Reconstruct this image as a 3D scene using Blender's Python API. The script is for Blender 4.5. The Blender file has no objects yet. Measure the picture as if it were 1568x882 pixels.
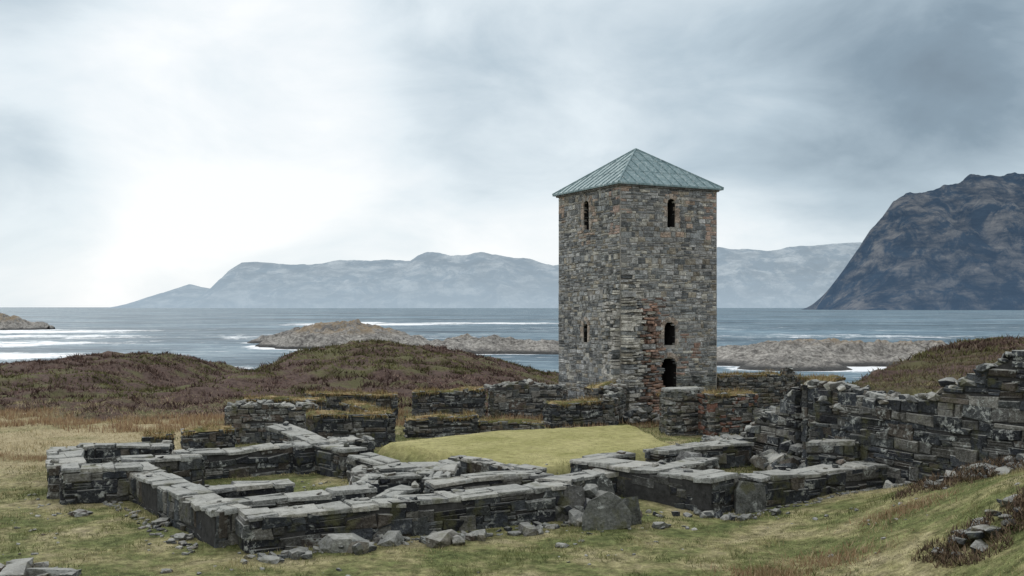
import bpy, math, random
import numpy as np
from mathutils import Vector, Matrix
import bmesh
random.seed(7); np.random.seed(7)
U=random.uniform
sc=bpy.context.scene
CAMH=5.8
A27=math.radians(27)
E1=Vector((math.cos(A27),math.sin(A27),0)); E2=Vector((-math.sin(A27),math.cos(A27),0)); UP=Vector((0,0,1))
SEA=-6.0
# ------------------------------------------------------------ noise
def hsh(ix,iy,s):
    n=(ix.astype(np.int64)*374761393+iy.astype(np.int64)*668265263+s*144269504)&0xffffffff
    n=((n^(n>>13))*1274126177)&0xffffffff
    return ((n^(n>>16))&0xffff)/65535.0
def vn(x,y,s=0):
    x=np.asarray(x,float); y=np.asarray(y,float)
    ix=np.floor(x); iy=np.floor(y); fx=x-ix; fy=y-iy
    fx=fx*fx*(3-2*fx); fy=fy*fy*(3-2*fy)
    a=hsh(ix,iy,s);b=hsh(ix+1,iy,s);c=hsh(ix,iy+1,s);d=hsh(ix+1,iy+1,s)
    return (a*(1-fx)+b*fx)*(1-fy)+(c*(1-fx)+d*fx)*fy
def fbm(x,y,o=4,s=0):
    r=0;a=.5;t=0
    x=np.asarray(x,float); y=np.asarray(y,float)
    for i in range(o):
        r=r+a*vn(x,y,s+i*17);t+=a;a*=.5
        x,y=(x*1.6-y*1.2)+3.1,(x*1.2+y*1.6)+1.7
    return r/t
def ss(a,b,x):
    t=np.clip((np.asarray(x,float)-a)/(b-a),0,1); return t*t*(3-2*t)
# ------------------------------------------------------------ terrain height
LAWN=[(0.8,31.5),(6.4,37.6),(5.6,44.5),(-0.8,42.3),(-5.4,38.2)]
def lawn_d(x,y):
    d=np.full(np.shape(x),1e9)
    n=len(LAWN)
    for i in range(n):
        x0,y0=LAWN[i];x1,y1=LAWN[(i+1)%n]
        L=math.hypot(x1-x0,y1-y0); nx,ny=-(y1-y0)/L,(x1-x0)/L
        d=np.minimum(d,(x-x0)*nx+(y-y0)*ny)
    return d
RX=[-90,-60,-51,-47.5,-44.9,-38.3,-34,-31,-26,-23.2,-19.9,-14.7,-9.4,-5.5,-1.6,4.3,12]
RZ_=[-.2,-.7,-.4,.2,.4,.3,-.6,-1.7,-2.0,-.1,1.3,1.95,1.4,.7,-.1,-2.2,-3]
def HT(x,y):
    x=np.asarray(x,float); y=np.asarray(y,float)
    mound=4.1*(1-ss(0,20,y))
    g=np.clip(.27*np.maximum(0,31.5-y)*ss(6,14,x),0,2.2)
    left=1-ss(6,16,x)
    xr=x+(fbm(y*.07,x*.02,2,88)-.5)*4
    field=left*(np.interp(xr,RX,RZ_)*ss(60,98,y)*(1-ss(102,150,y))-8.0*ss(108,165,y))+(1-left)*(-5.0*ss(60,100,y)-4*ss(100,130,y))
    s=(x-11.8)*.891+(y-31.8)*.454
    q=(x-10.4)*.934-(y-34.5)*.357
    hill=(2.75+.12*np.clip(q,0,9)+.25*np.clip(31-y,0,12))*ss(.15,.65,s)*ss(-.2,.8+np.clip(y-36,0,30)*.22,q)*(1-ss(62,105,y))
    s2=ss(.15,.65,s)*ss(-.2,.8,q)
    g=g*(1-s2)
    lawn=.6*ss(-.1,.4,lawn_d(x,y))
    inr=np.clip(ss(58,75,y)+ss(14,24,-x)*ss(40,60,y),0,1)
    rough=(fbm(x*.35,y*.35,5,3)-.5)*(.22+ .9*inr) + (fbm(x*.1,y*.1,3,9)-.5)*.5*inr
    rough=rough+(fbm(x*1.0,y*1.0,3,5)-.5)*(.6*inr+.45*ss(1.5,3,hill)+.07)
    rough=rough*(1-.9*ss(0,.6,lawn_d(x,y)))
    return mound+g+field+hill+lawn+rough
def ht(x,y): return float(HT(np.array([x]),np.array([y]))[0])
# ------------------------------------------------------------ mesh accumulators
class Acc:
    def __init__(s): s.v=[];s.f=[];s.c=[];s.m=[]
    def add(s,vs,fs,col,mi=0):
        b=len(s.v); s.v.extend([tuple(v) for v in vs]); s.c.extend([col]*len(vs))
        s.f.extend([tuple(i+b for i in f) for f in fs]); s.m.extend([mi]*len(fs))
    def obj(s,name,mats,parent=None,smooth_mi=()):
        me=bpy.data.meshes.new(name); me.from_pydata(s.v,[],s.f)
        a=me.attributes.new('Col','FLOAT_COLOR','POINT')
        c=np.ones((len(s.v),4)); 
        if len(s.v): c[:,:3]=np.array(s.c)
        a.data.foreach_set('color',c.ravel())
        for m in mats: me.materials.append(m)
        me.polygons.foreach_set('material_index',s.m)
        if smooth_mi:
            me.polygons.foreach_set('use_smooth',[mm in smooth_mi for mm in s.m])
        me.update()
        o=bpy.data.objects.new(name,me); sc.collection.objects.link(o)
        if parent: o.parent=parent
        return o
def stone(acc,c,ax,ay,az,lx,ly,lz,col,ch=.025,j=.012,mi=0):
    vs=[]
    jx=min(j,lx*.14); jz=min(j,lz*.2)
    co=[(U(-jx,jx),U(-jz,jz)) for _ in range(4)]
    for (yy,ins) in ((-ly/2,0),(ly/2-ch,0),(ly/2,ch)):
        for k,(sx,sz) in enumerate(((-1,-1),(1,-1),(1,1),(-1,1))):
            p=c+ax*(sx*(lx/2-ins*U(.6,1.5))+co[k][0])+ay*(yy+U(-j,j)*.6)+az*(sz*(lz/2-ins*U(.6,1.5))+co[k][1])
            vs.append(p)
    fs=[(8,9,10),(8,10,11),(3,2,1,0)]
    for k in (0,4):
        for i in range(4):
            a=k+i;b=k+(i+1)%4
            fs.append((a,b,b+4,a+4))
    acc.add(vs,fs,col,mi)
# rock templates
RT=[]
for k in range(18):
    bm=bmesh.new()
    for i in range(18+k%5*4):
        v=Vector((random.gauss(0,1),random.gauss(0,1),random.gauss(0,1))).normalized()
        v=Vector((max(-.75,min(.75,v.x)),max(-.7,min(.7,v.y)),max(-.7,min(.7,v.z))))*U(.85,1.1)
        bm.verts.new(v)
    r=bmesh.ops.convex_hull(bm,input=bm.verts)
    bmesh.ops.delete(bm,geom=[g for g in r['geom_interior'] if isinstance(g,bmesh.types.BMVert)],context='VERTS')
    bm.verts.index_update(); bm.verts.ensure_lookup_table()
    RT.append(([v.co.copy() for v in bm.verts],[tuple(v.index for v in f.verts) for f in bm.faces])); bm.free()
def rock(acc,c,sx,sy,sz,col,rot=None,tilt=.3,mi=0):
    vs,fs=random.choice(RT)
    R=Matrix.Rotation(U(0,6.28) if rot is None else rot,3,'Z')@Matrix.Rotation(U(-tilt,tilt),3,'X')@Matrix.Rotation(U(-tilt,tilt),3,'Y')
    c=Vector(c)
    acc.add([c+R@Vector((v.x*sx,v.y*sy,v.z*sz))*.72 for v in vs],fs,col,mi)
# ------------------------------------------------------------ materials
def mat(name):
    m=bpy.data.materials.new(name); m.use_nodes=True
    nt=m.node_tree; nt.nodes.clear()
    out=nt.nodes.new('ShaderNodeOutputMaterial'); b=nt.nodes.new('ShaderNodeBsdfPrincipled')
    nt.links.new(b.outputs[0],out.inputs[0]); b.inputs['Roughness'].default_value=.9
    b.inputs['Specular IOR Level'].default_value=.2
    return m,nt,b
class NT:
    def __init__(s,nt): s.nt=nt
    def n(s,t,**k):
        nd=s.nt.nodes.new(t)
        for a,b in k.items(): setattr(nd,a,b)
        return nd
    def l(s,a,b): s.nt.links.new(a,b)
    def noise(s,vec,scale,det=4,rough=.55,dist=0):
        n=s.n('ShaderNodeTexNoise'); s.l(vec,n.inputs['Vector']); n.inputs['Scale'].default_value=scale
        n.inputs['Detail'].default_value=det; n.inputs['Roughness'].default_value=rough; n.inputs['Distortion'].default_value=dist
        return n.outputs['Fac']
    def ramp(s,fac,stops):
        r=s.n('ShaderNodeValToRGB'); s.l(fac,r.inputs[0]); e=r.color_ramp.elements
        while len(e)<len(stops): e.new(.5)
        for i,(p,c) in enumerate(stops):
            e[i].position=p; e[i].color=(c,c,c,1) if isinstance(c,(int,float)) else (*c,1)
        return r.outputs[0]
    def mix(s,f,a,b,mode='MIX'):
        m=s.n('ShaderNodeMix',data_type='RGBA',blend_type=mode)
        for v,i in ((f,0),(a,6),(b,7)):
            if isinstance(v,(int,float)): m.inputs[i].default_value=v if i==0 else (v,v,v,1)
            elif isinstance(v,tuple): m.inputs[i].default_value=(*v,1)
            else: s.l(v,m.inputs[i])
        return m.outputs[2]
    def math(s,op,a,b=0,c=None):
        m=s.n('ShaderNodeMath',operation=op)
        for i,v in enumerate((a,b,c)):
            if v is None: continue
            if isinstance(v,(int,float)): m.inputs[i].default_value=v
            else: s.l(v,m.inputs[i])
        return m.outputs[0]
    def bump(s,h,strength,dist):
        b=s.n('ShaderNodeBump'); b.inputs['Strength'].default_value=strength; b.inputs['Distance'].default_value=dist
        s.l(h,b.inputs['Height']); return b.outputs[0]
    def pos(s): return s.n('ShaderNodeNewGeometry').outputs['Position']
    def attr(s,nm): 
        a=s.n('ShaderNodeAttribute'); a.attribute_name=nm; return a
    def mapr(s,v,a,b,c=0,d=1,sm=True):
        m=s.n('ShaderNodeMapRange',interpolation_type='SMOOTHSTEP' if sm else 'LINEAR'); s.l(v,m.inputs[0])
        for i,x in zip((1,2,3,4),(a,b,c,d)): m.inputs[i].default_value=x
        return m.outputs[0]
def stone_mat(name,lichen=.5,toplight=.5,topcol=(.42,.42,.39),moss=.35,lic=(.52,.62)):
    m,nt,b=mat(name); N=NT(nt); P=N.pos(); col=N.attr('Col').outputs['Color']
    n1=N.noise(P,3.2,3,.65); n2=N.noise(P,14,3,.7); n3=N.noise(P,1.3,3,.7); n4=N.noise(P,6,4,.75,.4)
    c=N.mix(1,col,N.ramp(n1,[(.25,.45),(.75,1.55)]),'MULTIPLY')
    c=N.mix(1,c,N.ramp(n2,[(.3,.6),(.7,1.4)]),'MULTIPLY')
    li=N.math('MULTIPLY',N.ramp(n3,[(lic[0],0),(lic[1],1)]),N.ramp(n4,[(.5,0),(.58,lichen)]))
    c=N.mix(li,c,(.42,.44,.42))
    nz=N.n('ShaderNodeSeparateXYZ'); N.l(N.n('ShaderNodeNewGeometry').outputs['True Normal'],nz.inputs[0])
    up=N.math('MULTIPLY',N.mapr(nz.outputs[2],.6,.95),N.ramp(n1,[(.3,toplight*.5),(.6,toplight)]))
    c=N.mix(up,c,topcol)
    if moss: c=N.mix(N.ramp(n3,[(.32,moss),(.44,0)]),c,(.11,.11,.05))
    N.l(c,b.inputs['Base Color'])
    N.l(N.bump(N.math('ADD',n2,N.math('MULTIPLY',n4,1.5)),.85,.07),b.inputs['Normal'])
    return m
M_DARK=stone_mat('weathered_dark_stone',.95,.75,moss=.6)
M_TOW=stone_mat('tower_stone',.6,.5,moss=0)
def plain(name,col,scale=4,v=.4,rough=.95):
    m,nt,b=mat(name); N=NT(nt); P=N.pos()
    n=N.noise(P,scale,4,.65)
    N.l(N.mix(1,col,N.ramp(n,[(.3,1-v),(.7,1+v)]),'MULTIPLY'),b.inputs['Base Color'])
    b.inputs['Roughness'].default_value=rough
    N.l(N.bump(n,.6,.05),b.inputs['Normal']); return m
M_CORE=plain('dark_mortar',(.05,.05,.05),6)
M_TMORT=plain('lime_mortar',(.28,.27,.25),3,.55)
M_BLACK=plain('opening_shade_black',(.02,.02,.02),3)  # near-black colour stands in for the shade inside the tower openings
def turf_mat():
    m,nt,b=mat('turf'); N=NT(nt); P=N.pos(); col=N.attr('Col').outputs['Color']
    n=N.noise(P,5,4,.65)
    N.l(N.mix(1,col,N.ramp(n,[(.3,.5),(.7,1.5)]),'MULTIPLY'),b.inputs['Base Color'])
    b.inputs['Specular IOR Level'].default_value=.05
    N.l(N.bump(n,.8,.08),b.inputs['Normal']); return m
M_TURF=turf_mat()
M_BLADE,_nt,_b=mat('grass_blades'); _a=_nt.nodes.new('ShaderNodeAttribute'); _a.attribute_name='Col'
_nt.links.new(_a.outputs['Color'],_b.inputs['Base Color']); _b.inputs['Specular IOR Level'].default_value=0
def copper():
    m,nt,b=mat('verdigris_copper'); N=NT(nt); P=N.pos()
    n=N.noise(P,1.6,5,.7,.6); 
    mp=N.n('ShaderNodeMapping'); mp.inputs['Scale'].default_value=(5,5,.8); N.l(P,mp.inputs[0])
    st=N.noise(mp.outputs[0],1.5,5,.7)
    c=N.ramp(n,[(.25,(.10,.165,.18)),(.5,(.165,.25,.265)),(.75,(.25,.335,.345))])
    c=N.mix(N.ramp(st,[(.52,0),(.64,.75)]),c,(.44,.50,.50))
    c=N.mix(N.ramp(st,[(.3,.65),(.45,0)]),c,(.08,.10,.11))
    N.l(c,b.inputs['Base Color']); b.inputs['Roughness'].default_value=.6; b.inputs['Specular IOR Level'].default_value=.35
    N.l(N.bump(n,.4,.03),b.inputs['Normal']); return m
M_COP=copper()
# ------------------------------------------------------------ palettes
def jit(c,a=.18):
    k=U(1-a,1+a); return (c[0]*k,c[1]*k,c[2]*k)
DARKP=[(.048,.053,.060),(.060,.066,.072),(.036,.041,.048),(.092,.092,.088),(.070,.076,.078),(.15,.147,.135),(.030,.032,.038),(.085,.075,.065)]
MIDP=[(.09,.095,.095),(.125,.128,.12),(.06,.065,.07),(.17,.158,.135),(.115,.095,.08),(.20,.195,.18)]
def dark(): return jit(random.choice(DARKP),.35)
def mid(): return jit(random.choice(MIDP),.25)
def capc(): return jit(random.choice([(.29,.295,.28),(.34,.34,.315),(.24,.245,.24),(.39,.38,.345),(.19,.195,.185)]),.12)
STRAW=[(.30,.23,.12),(.24,.18,.09),(.36,.29,.16),(.20,.13,.07),(.15,.14,.055)]
# ------------------------------------------------------------ grass blades
class Blades:
    def __init__(s): s.V=[];s.C=[]
    def add(s,x,y,z,h,w,cols,lean=.5):
        n=len(x)
        if n==0: return
        a=np.random.rand(n)*6.283; la=np.random.rand(n)*6.283; lm=np.random.rand(n)*lean*h
        dx=np.cos(a)*w/2;dy=np.sin(a)*w/2
        v=np.empty((n,3,3))
        v[:,0]=np.stack([x-dx,y-dy,z-.01],1);v[:,1]=np.stack([x+dx,y+dy,z-.01],1)
        v[:,2]=np.stack([x+np.cos(la)*lm,y+np.sin(la)*lm,z+h],1)
        s.V.append(v.reshape(-1,3)); s.C.append(np.repeat(cols,3,axis=0))
    def obj(s,name,m):
        V=np.concatenate(s.V);C=np.concatenate(s.C);n=len(V)
        me=bpy.data.meshes.new(name); me.vertices.add(n); me.vertices.foreach_set('co',V.ravel())
        me.loops.add(n); me.loops.foreach_set('vertex_index',np.arange(n,dtype=np.int32))
        me.polygons.add(n//3); me.polygons.foreach_set('loop_start',np.arange(0,n,3,dtype=np.int32))
        me.update(calc_edges=True); me.validate()
        a=me.attributes.new('Col','FLOAT_COLOR','POINT'); c=np.ones((n,4)); c[:,:3]=C; a.data.foreach_set('color',c.ravel())
        me.materials.append(m); o=bpy.data.objects.new(name,me); sc.collection.objects.link(o); return o
GR=Blades(); HE=Blades(); TG=Blades()
# ------------------------------------------------------------ walls
WN=[0]
def wall(p0,p1,th,tops,style='cap',pal=dark,rh=(.1,.22),ln=(.2,.6),name='ruined_stone_wall',capth=.1,red=0,turfh=.12,jag=.05,bend=.06,split=.2):
    acc=Acc(); WN[0]+=1; sd0=WN[0]*13.7
    p0=Vector((*p0,0)); p1=Vector((*p1,0)); D=p1-p0; L=D.length; d=D/L; n=Vector((d.y,-d.x,0))
    tops=tops if isinstance(tops,(list,tuple)) else [tops,tops]
    tk0=np.linspace(0,L,len(tops)); tk=np.linspace(0,L,max(6,int(L/.3)))
    tv=np.interp(tk,tk0,tops)+(fbm(tk*.7+sd0,tk*0+sd0,3,2)-.5)*(.10 if style=='cap' else .3)
    top=lambda t: float(np.interp(t,tk,tv))
    bk=np.linspace(0,L,12); bv=(fbm(bk*.5+sd0,bk*0,3,4)-.5)*4*bend
    off=lambda t: float(np.interp(t,bk,bv))
    N=max(3,int(L/.4)); 
    gz=[ht(*(p0+d*(L*i/12)).xy) for i in range(13)]
    gnd=lambda t: float(np.interp(t,np.linspace(0,L,13),gz))
    vs=[];fs=[]
    for i in range(N+1):
        t=.05+(L-.1)*i/N; hw=th/2-.045
        q=p0+d*t+n*off(t)
        for s,z in ((-1,gnd(t)-.6),(1,gnd(t)-.6),(1,top(t)-.07),(-1,top(t)-.07)):
            vs.append(q+n*(s*hw)+UP*z)
    for i in range(N):
        for k in range(4):
            a=i*4+k;b=i*4+(k+1)%4; fs.append((a,b,b+4,a+4))
    fs+= [(3,2,1,0),(N*4,N*4+1,N*4+2,N*4+3)]
    acc.add(vs,fs,(.05,.05,.05),1)
    def face(o,ax,nn,W,tf):
        z=min(gz)-.15
        zmax=float(tv.max()); r=0
        while z<zmax:
            h=U(*rh); t=U(-.1,0); r+=1
            zk=(fbm(np.linspace(0,W*.8,20)+sd0+r*3.1,np.zeros(20)+r,2,6)-.5)*.2
            while t<W-.04:
                big=U(0,1)
                w=U(*ln)
                t0=max(0,t); t1=min(W,t+w)
                if W-t1<.12: t1=W
                tc=(t0+t1)/2; tt=tf(tc); zz=z+float(np.interp(tc,np.linspace(0,W,20),zk))
                T=top(tt)+U(-jag,jag*.4); G=gnd(tt)
                if zz+h>G-.1 and zz+h*.45<T and t1-t0>.04:
                    hh=min(h,T-zz)
                    if T-zz-h<.09: hh=T-zz
                    if big<.14 and zz+h*2.2<T: hh=h*U(1.5,2.1)
                    base=o+ax*tc+nn*off(tt)
                    cc=pal()
                    if red and U(0,1)<red: cc=jit((.24,.13,.10),.2)
                    if big>1-split and hh>.16:
                        k=random.choice([2,2,3]); zz2=zz
                        for q in range(k):
                            hq=hh/k*U(.85,1.15) if q<k-1 else zz+hh-zz2
                            if hq>.03:
                                stone(acc,base+nn*U(-.03,.03)+UP*(zz2+hq/2),ax,nn,UP,(t1-t0)-.012,.24,hq-.01,jit(cc,.35),ch=U(.01,.025),j=.02)
                            zz2+=hq
                    else:
                        c=base+nn*U(-.03,.035)+UP*(zz+hh/2)
                        tw=U(-.06,.06); axr=(ax+UP*tw*.7).normalized(); upr=(UP-ax*tw*.7).normalized(); 
                        nr=(nn+ax*U(-.06,.06)+UP*U(-.06,.06)).normalized()
                        stone(acc,c,axr,nr,upr,(t1-t0)-.012,.26,hh-.012,cc,ch=U(.012,.04),j=.05)
                t=t1 if t1<W else W
                if t>=W: break
            z+=h
    face(p0+n*(th/2-.11),d,n,L,lambda t:t)
    face(p1-n*(th/2-.11),-d,-n,L,lambda t:L-t)
    face(p0+d*.09-n*(th/2),n,-d,th,lambda t:0)
    face(p1-d*.09+n*(th/2),-n,d,th,lambda t:L)
    if style=='cap':
        t=-.03
        while t<L:
            w=U(.35,1.2); t1=min(L+.03,t+w)
            if L-t1<.2: t1=L+.03
            cut1=U(-.2,.2)
            parts=[(-.5,.5)] if U(0,1)<.35 else ([(-.5,cut1),(cut1,.5)] if U(0,1)<.6 else [(-.5,-.18),(-.18,.15),(.15,.5)])
            zc=U(-.02,.015)
            for a,b in parts:
                tm=(t+t1)/2
                ctr=p0+d*tm+n*((a+b)/2*(th+.05)+off(tm)+U(-.03,.03))+UP*(top(tm)+zc+U(-.018,.015))
                sl=(top(min(L,t1))-top(max(0,t)))/max(.05,t1-t)
                dd=(d+UP*sl+UP*U(-.03,.03)).normalized(); uu=n.cross(dd).normalized()
                if uu.z<0: uu=-uu
                uu=(uu+n*U(-.03,.03)).normalized()
                stone(acc,ctr,dd,uu,n,t1-t-.008,capth*U(.9,1.3),(b-a)*(th+.05)-.008,capc(),ch=.025,j=.055)
            t=t1
            if t1>=L: break
        for i in range(int(L*.8)):
            t=U(0,L); s=U(.06,.22)
            rock(acc,p0+d*t+n*(U(-th/2,th/2)+off(t))+UP*(top(t)+s*.3+.03),s*U(1,1.6),s,s*U(.4,.8),random.choice([dark,mid,capc])())
    elif style=='rubble':
        for i in range(int(L*th*16)):
            t=U(0,L); s=U(.12,.4)
            rock(acc,p0+d*t+n*(U(-th/2+.04,th/2-.04)+off(t))+UP*(top(t)+U(-.1,.06)),s*U(1,1.7),s,s*U(.4,.8),random.choice([dark,mid,capc])())
    if style=='turf':
        K=9; M=max(4,int(L/.15)); vs=[]; fs=[]
        cols=[]
        for i in range(M+1):
            t=-.05+(L+.1)*i/M; q=p0+d*t; tcl=min(L,max(0,t))
            for k in range(K):
                s=-1+2*k/(K-1); hw=th/2+.02+ .16*(float(fbm(q.x*2.5+k,q.y*2.5,2,4))-.5)
                e=1-abs(s)**4
                z=top(tcl)-.08+turfh*e*(.3+1.6*float(fbm(q.x*2+s*th,q.y*2,3,8)))
                if i in(0,M): z-=.08
                vs.append(q+n*(s*hw+off(tcl))+UP*z)
                kk=float(fbm(q.x*1.3,q.y*1.3+s,3,15)); cols.append(jit(random.choice(STRAW) if kk>.45 else (.12,.12,.05),.2))
        for i in range(M):
            for k in range(K-1):
                a=i*K+k; fs.append((a,a+1,a+K+1,a+K))
        b=len(acc.v); acc.v.extend(tuple(v) for v in vs); acc.c.extend(cols)
        acc.f.extend(tuple(x+b for x in f) for f in fs); acc.m.extend([2]*len(fs))
        nb=int(L*th*200)
        t=np.random.rand(nb)*L; s=(np.random.rand(nb)*2-1)*(th/2+.03)+np.interp(t,bk,bv)
        X=p0.x+d.x*t+n.x*s; Y=p0.y+d.y*t+n.y*s; Z=np.interp(t,tk,tv)+turfh*.4-.04
        C=np.array([random.choice(STRAW) for _ in range(nb)])*np.random.uniform(.7,1.5,(nb,1))
        tall=1+1.2*ss(.5,.65,fbm(X*1.5,Y*1.5,2,19))
        TG.add(X,Y,Z,np.random.uniform(.04,.15,nb)*tall,np.random.uniform(.015,.04,nb),C,1.4)
        nb=int(L*80)
        for sdn in (-1,1):
            t=np.random.rand(nb)*L; keep=fbm(t*1.2+sd0,t*0,2,33)>.42; t=t[keep]; m_=len(t)
            s=sdn*(th/2+.05+np.random.rand(m_)*.05)+np.interp(t,bk,bv)
            X=p0.x+d.x*t+n.x*s; Y=p0.y+d.y*t+n.y*s; Z=np.interp(t,tk,tv)-np.random.rand(m_)*.02
            C=np.array([random.choice(STRAW) for _ in range(m_)]).reshape(-1,3)*np.random.uniform(.6,1.3,(m_,1))
            TG.add(X,Y,Z,-np.random.uniform(.04,.22,m_),np.random.uniform(.03,.06,m_),C,.5)
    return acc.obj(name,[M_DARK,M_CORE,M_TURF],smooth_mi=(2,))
BIG=dict(rh=(.15,.36),ln=(.25,1.0))
# foreground rooms
wall((-6.35,23.7),(1.5,27.65),.9,[.84,.82,.84,.80,.86,.86],'cap',**BIG)
wall((-6.75,24.2),(-12.0,31.2),.9,[.84,.82,.84,.82,.86],'cap',rh=(.35,.6),ln=(.2,.5),split=.1)
wall((-13.2,29.3),(-11.3,30.2),1.0,1.02,'cap',**BIG)
wall((-13.4,30.0),(-15.2,33.9),1.0,[1.0,1.02],'cap',**BIG)
wall((-14.9,34.2),(-12.0,35.0),.9,[1.0,.95],'cap',**BIG)
wall((-12.4,31.6),(-10.2,32.6),.8,.92,'cap',**BIG)
wall((-11.2,33.2),(-7.6,35.4),.85,[.9,.88,.94],'cap',**BIG)
wall((-9.0,38.2),(-5.3,33.6),.9,[1.25,.95,.98],'cap',**BIG)
wall((-5.1,33.2),(-2.1,30.3),.9,[.85,.72,.75],'cap',**BIG)
wall((-8.4,27.3),(-6.3,28.4),.6,.8,'cap',**BIG)
wall((-7.3,25.6),(-3.9,27.5),.65,[.78,.76,.8],'cap',**BIG)
wall((-4.1,27.9),(-4.6,30.6),.6,[.85,.75,.8],'rubble',**BIG)
wall((-4.2,30.9),(-1.9,32.0),.85,[.75,.78],'cap',**BIG)
wall((-2.3,28.2),(1.0,29.9),.75,[.84,.84,.8],'cap',**BIG)
wall((-2.2,28.8),(-2.0,31.6),.7,[.78,.8],'cap',**BIG)
wall((-4.3,29.4),(-2.6,30.1),.6,[.8,.75],'cap',**BIG)
wall((-7.6,34.9),(-5.6,36.2),.8,[.95,1.0],'cap',**BIG)
wall((-6.6,36.6),(-5.3,37.2),.8,[.9,.85],'rubble',**BIG)
wall((-3.4,26.2),(-2.9,27.6),.6,[.8,.8],'cap',**BIG)
wall((1.5,30.1),(3.2,30.9),.8,[.62,.7],'cap',**BIG)
wall((1.1,28.4),(1.6,29.9),.9,[.85,.7],'cap',**BIG)
wall((.9,31.2),(-2.0,34.2),.45,[.66,.62],'cap',rh=(.3,.5),ln=(.2,.4))
wall((6.1,28.2),(2.4,32.4),1.3,[.92,.88,.86],'cap',**BIG)
wall((2.6,32.9),(4.0,34.2),.7,[.8,.72],'cap',**BIG)
wall((4.9,34.7),(8.5,36.6),.85,[.78,.85,.8],'cap',**BIG)
wall((4.9,31.0),(6.6,33.0),.7,[.8,.75],'cap',**BIG)
wall((6.9,28.9),(11.5,31.4),.95,[.86,.84,.88],'cap',**BIG)
wall((8.6,36.9),(7.6,39.3),.7,[.85,.6],'rubble',**BIG)
# rising boundary wall on the right, with stepped remains
wall((10.4,34.6),(16.6,22.4),.95,[3.15,3.1,2.95,2.95,3.4,4.2,4.9,5.3,5.6,5.9],'rubble',rh=(.15,.42),ln=(.2,1.0),name='retaining_stone_wall')
wall((9.2,38.6),(10.4,35.3),.9,[1.0,1.5,2.0,2.9],'rubble',**BIG)
wall((9.9,33.0),(11.2,32.3),.9,[1.3,1.45],'cap',**BIG)
wall((10.3,34.0),(11.7,33.1),.9,[1.85,2.15],'cap',**BIG)
wall((10.5,33.7),(12.3,31.0),.6,[2.7,2.3,1.5],'rubble',**BIG)
wall((10.6,35.1),(13.2,41.6),.8,[3.0,2.9,2.6],'turf',**BIG)
wall((10.9,44.6),(13.6,43.2),.8,[1.2,1.4],'rubble',pal=mid)
# back rooms
wall((-12.1,42.3),(-8.6,42.9),.9,[1.6,1.7,1.55,1.6],'rubble',pal=mid)
wall((-11.9,44.2),(-8.4,44.8),.8,[1.75,1.7],'turf')
wall((-8.4,40.7),(-5.3,41.6),.8,[1.45,1.4,1.35],'turf',**BIG)
wall((-10.5,50.6),(-5.9,51.2),.8,[1.4,1.35],'turf')
wall((-5.1,51.2),(-1.5,51.6),.8,[1.45,1.65],'turf')
wall((-7.5,45.6),(-5.3,41.9),.8,[1.5,1.3],'turf')
wall((-4.7,44.2),(-1.6,44.9),.8,[.88,.92],'turf')
wall((-1.5,45.6),(1.4,45.9),.7,[.62,.58],'turf',pal=mid)
wall((-1.2,52.2),(2.8,52.6),.8,[1.6,1.85,1.5],'rubble',pal=mid)
wall((1.7,47.7),(4.2,48.9),.9,[1.15,1.3],'turf')
wall((3.9,50.6),(5.5,51.5),.9,[1.7,2.0],'turf',pal=mid)
wall((4.6,48.6),(5.5,51.2),.7,[1.3,2.0],'rubble',pal=mid)
wall((7.0,45.0),(8.6,45.6),.9,[2.05,2.1],'cap',pal=mid)
wall((8.6,44.6),(10.9,45.4),1.0,[1.9,1.85],'turf',pal=mid,red=.25)
wall((7.2,45.9),(8.2,49.4),.8,[1.9,1.6],'turf',pal=mid,red=.1)
wall((11.3,55.4),(15.4,57.2),.8,[2.0,1.95],'turf',pal=mid)
wall((15.55,57.0),(16.0,57.2),.6,2.3,'rubble',pal=mid,name='stone_pillar')
wall((16.2,57.6),(19.4,58.9),.8,[1.75,1.7],'turf',pal=mid)
wall((-14.6,39.4),(-13.5,39.7),.8,[.8,.85],'turf')
wall((-13.1,39.6),(-11.3,40.3),.8,[.85,.9],'turf')
# ------------------------------------------------------------ tower
tower=bpy.data.objects.new('stone_tower',None); sc.collection.objects.link(tower)
C0=Vector((5.66,52.0,0)); S1=6.25; S2=6.4; TH=12.25
tacc=Acc()
def arch(w,h):
    r=w/2; pts=[(-r,0),(r,0)]
    for i in range(0,9):
        a=math.pi*i/8; pts.append((r*math.cos(a),h-r*1.0+r*math.sin(a)*1.0))
    return pts
OPEN={
 'R':[(3.05,1.0,.1,3.1),(3.1,.72,3.75,5.0),(3.2,.5,10.05,11.6)],
 'L':[(S2-3.3,.55,10.0,11.65),(S2-3.4,.42,3.85,5.0),(S2-1.2,.3,1.2,1.7)]}
def opwidth(u,w,v0,v1,va,vb):
    vm=(va+vb)/2
    if vm<v0 or va+.02>v1: return None
    r=w/2; spring=v1-r
    if vm<=spring: return (u-r,u+r)
    k=min(1,(vm-spring)/r); hw=r*math.sqrt(max(0,1-k*k))
    return (u-hw,u+hw) if hw>.03 else None
TG_=[(.25,.265,.27),(.33,.335,.325),(.18,.19,.195),(.42,.41,.365),(.12,.13,.135),(.30,.275,.225),(.38,.385,.38),(.21,.22,.22),(.30,.305,.295)]
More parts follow.
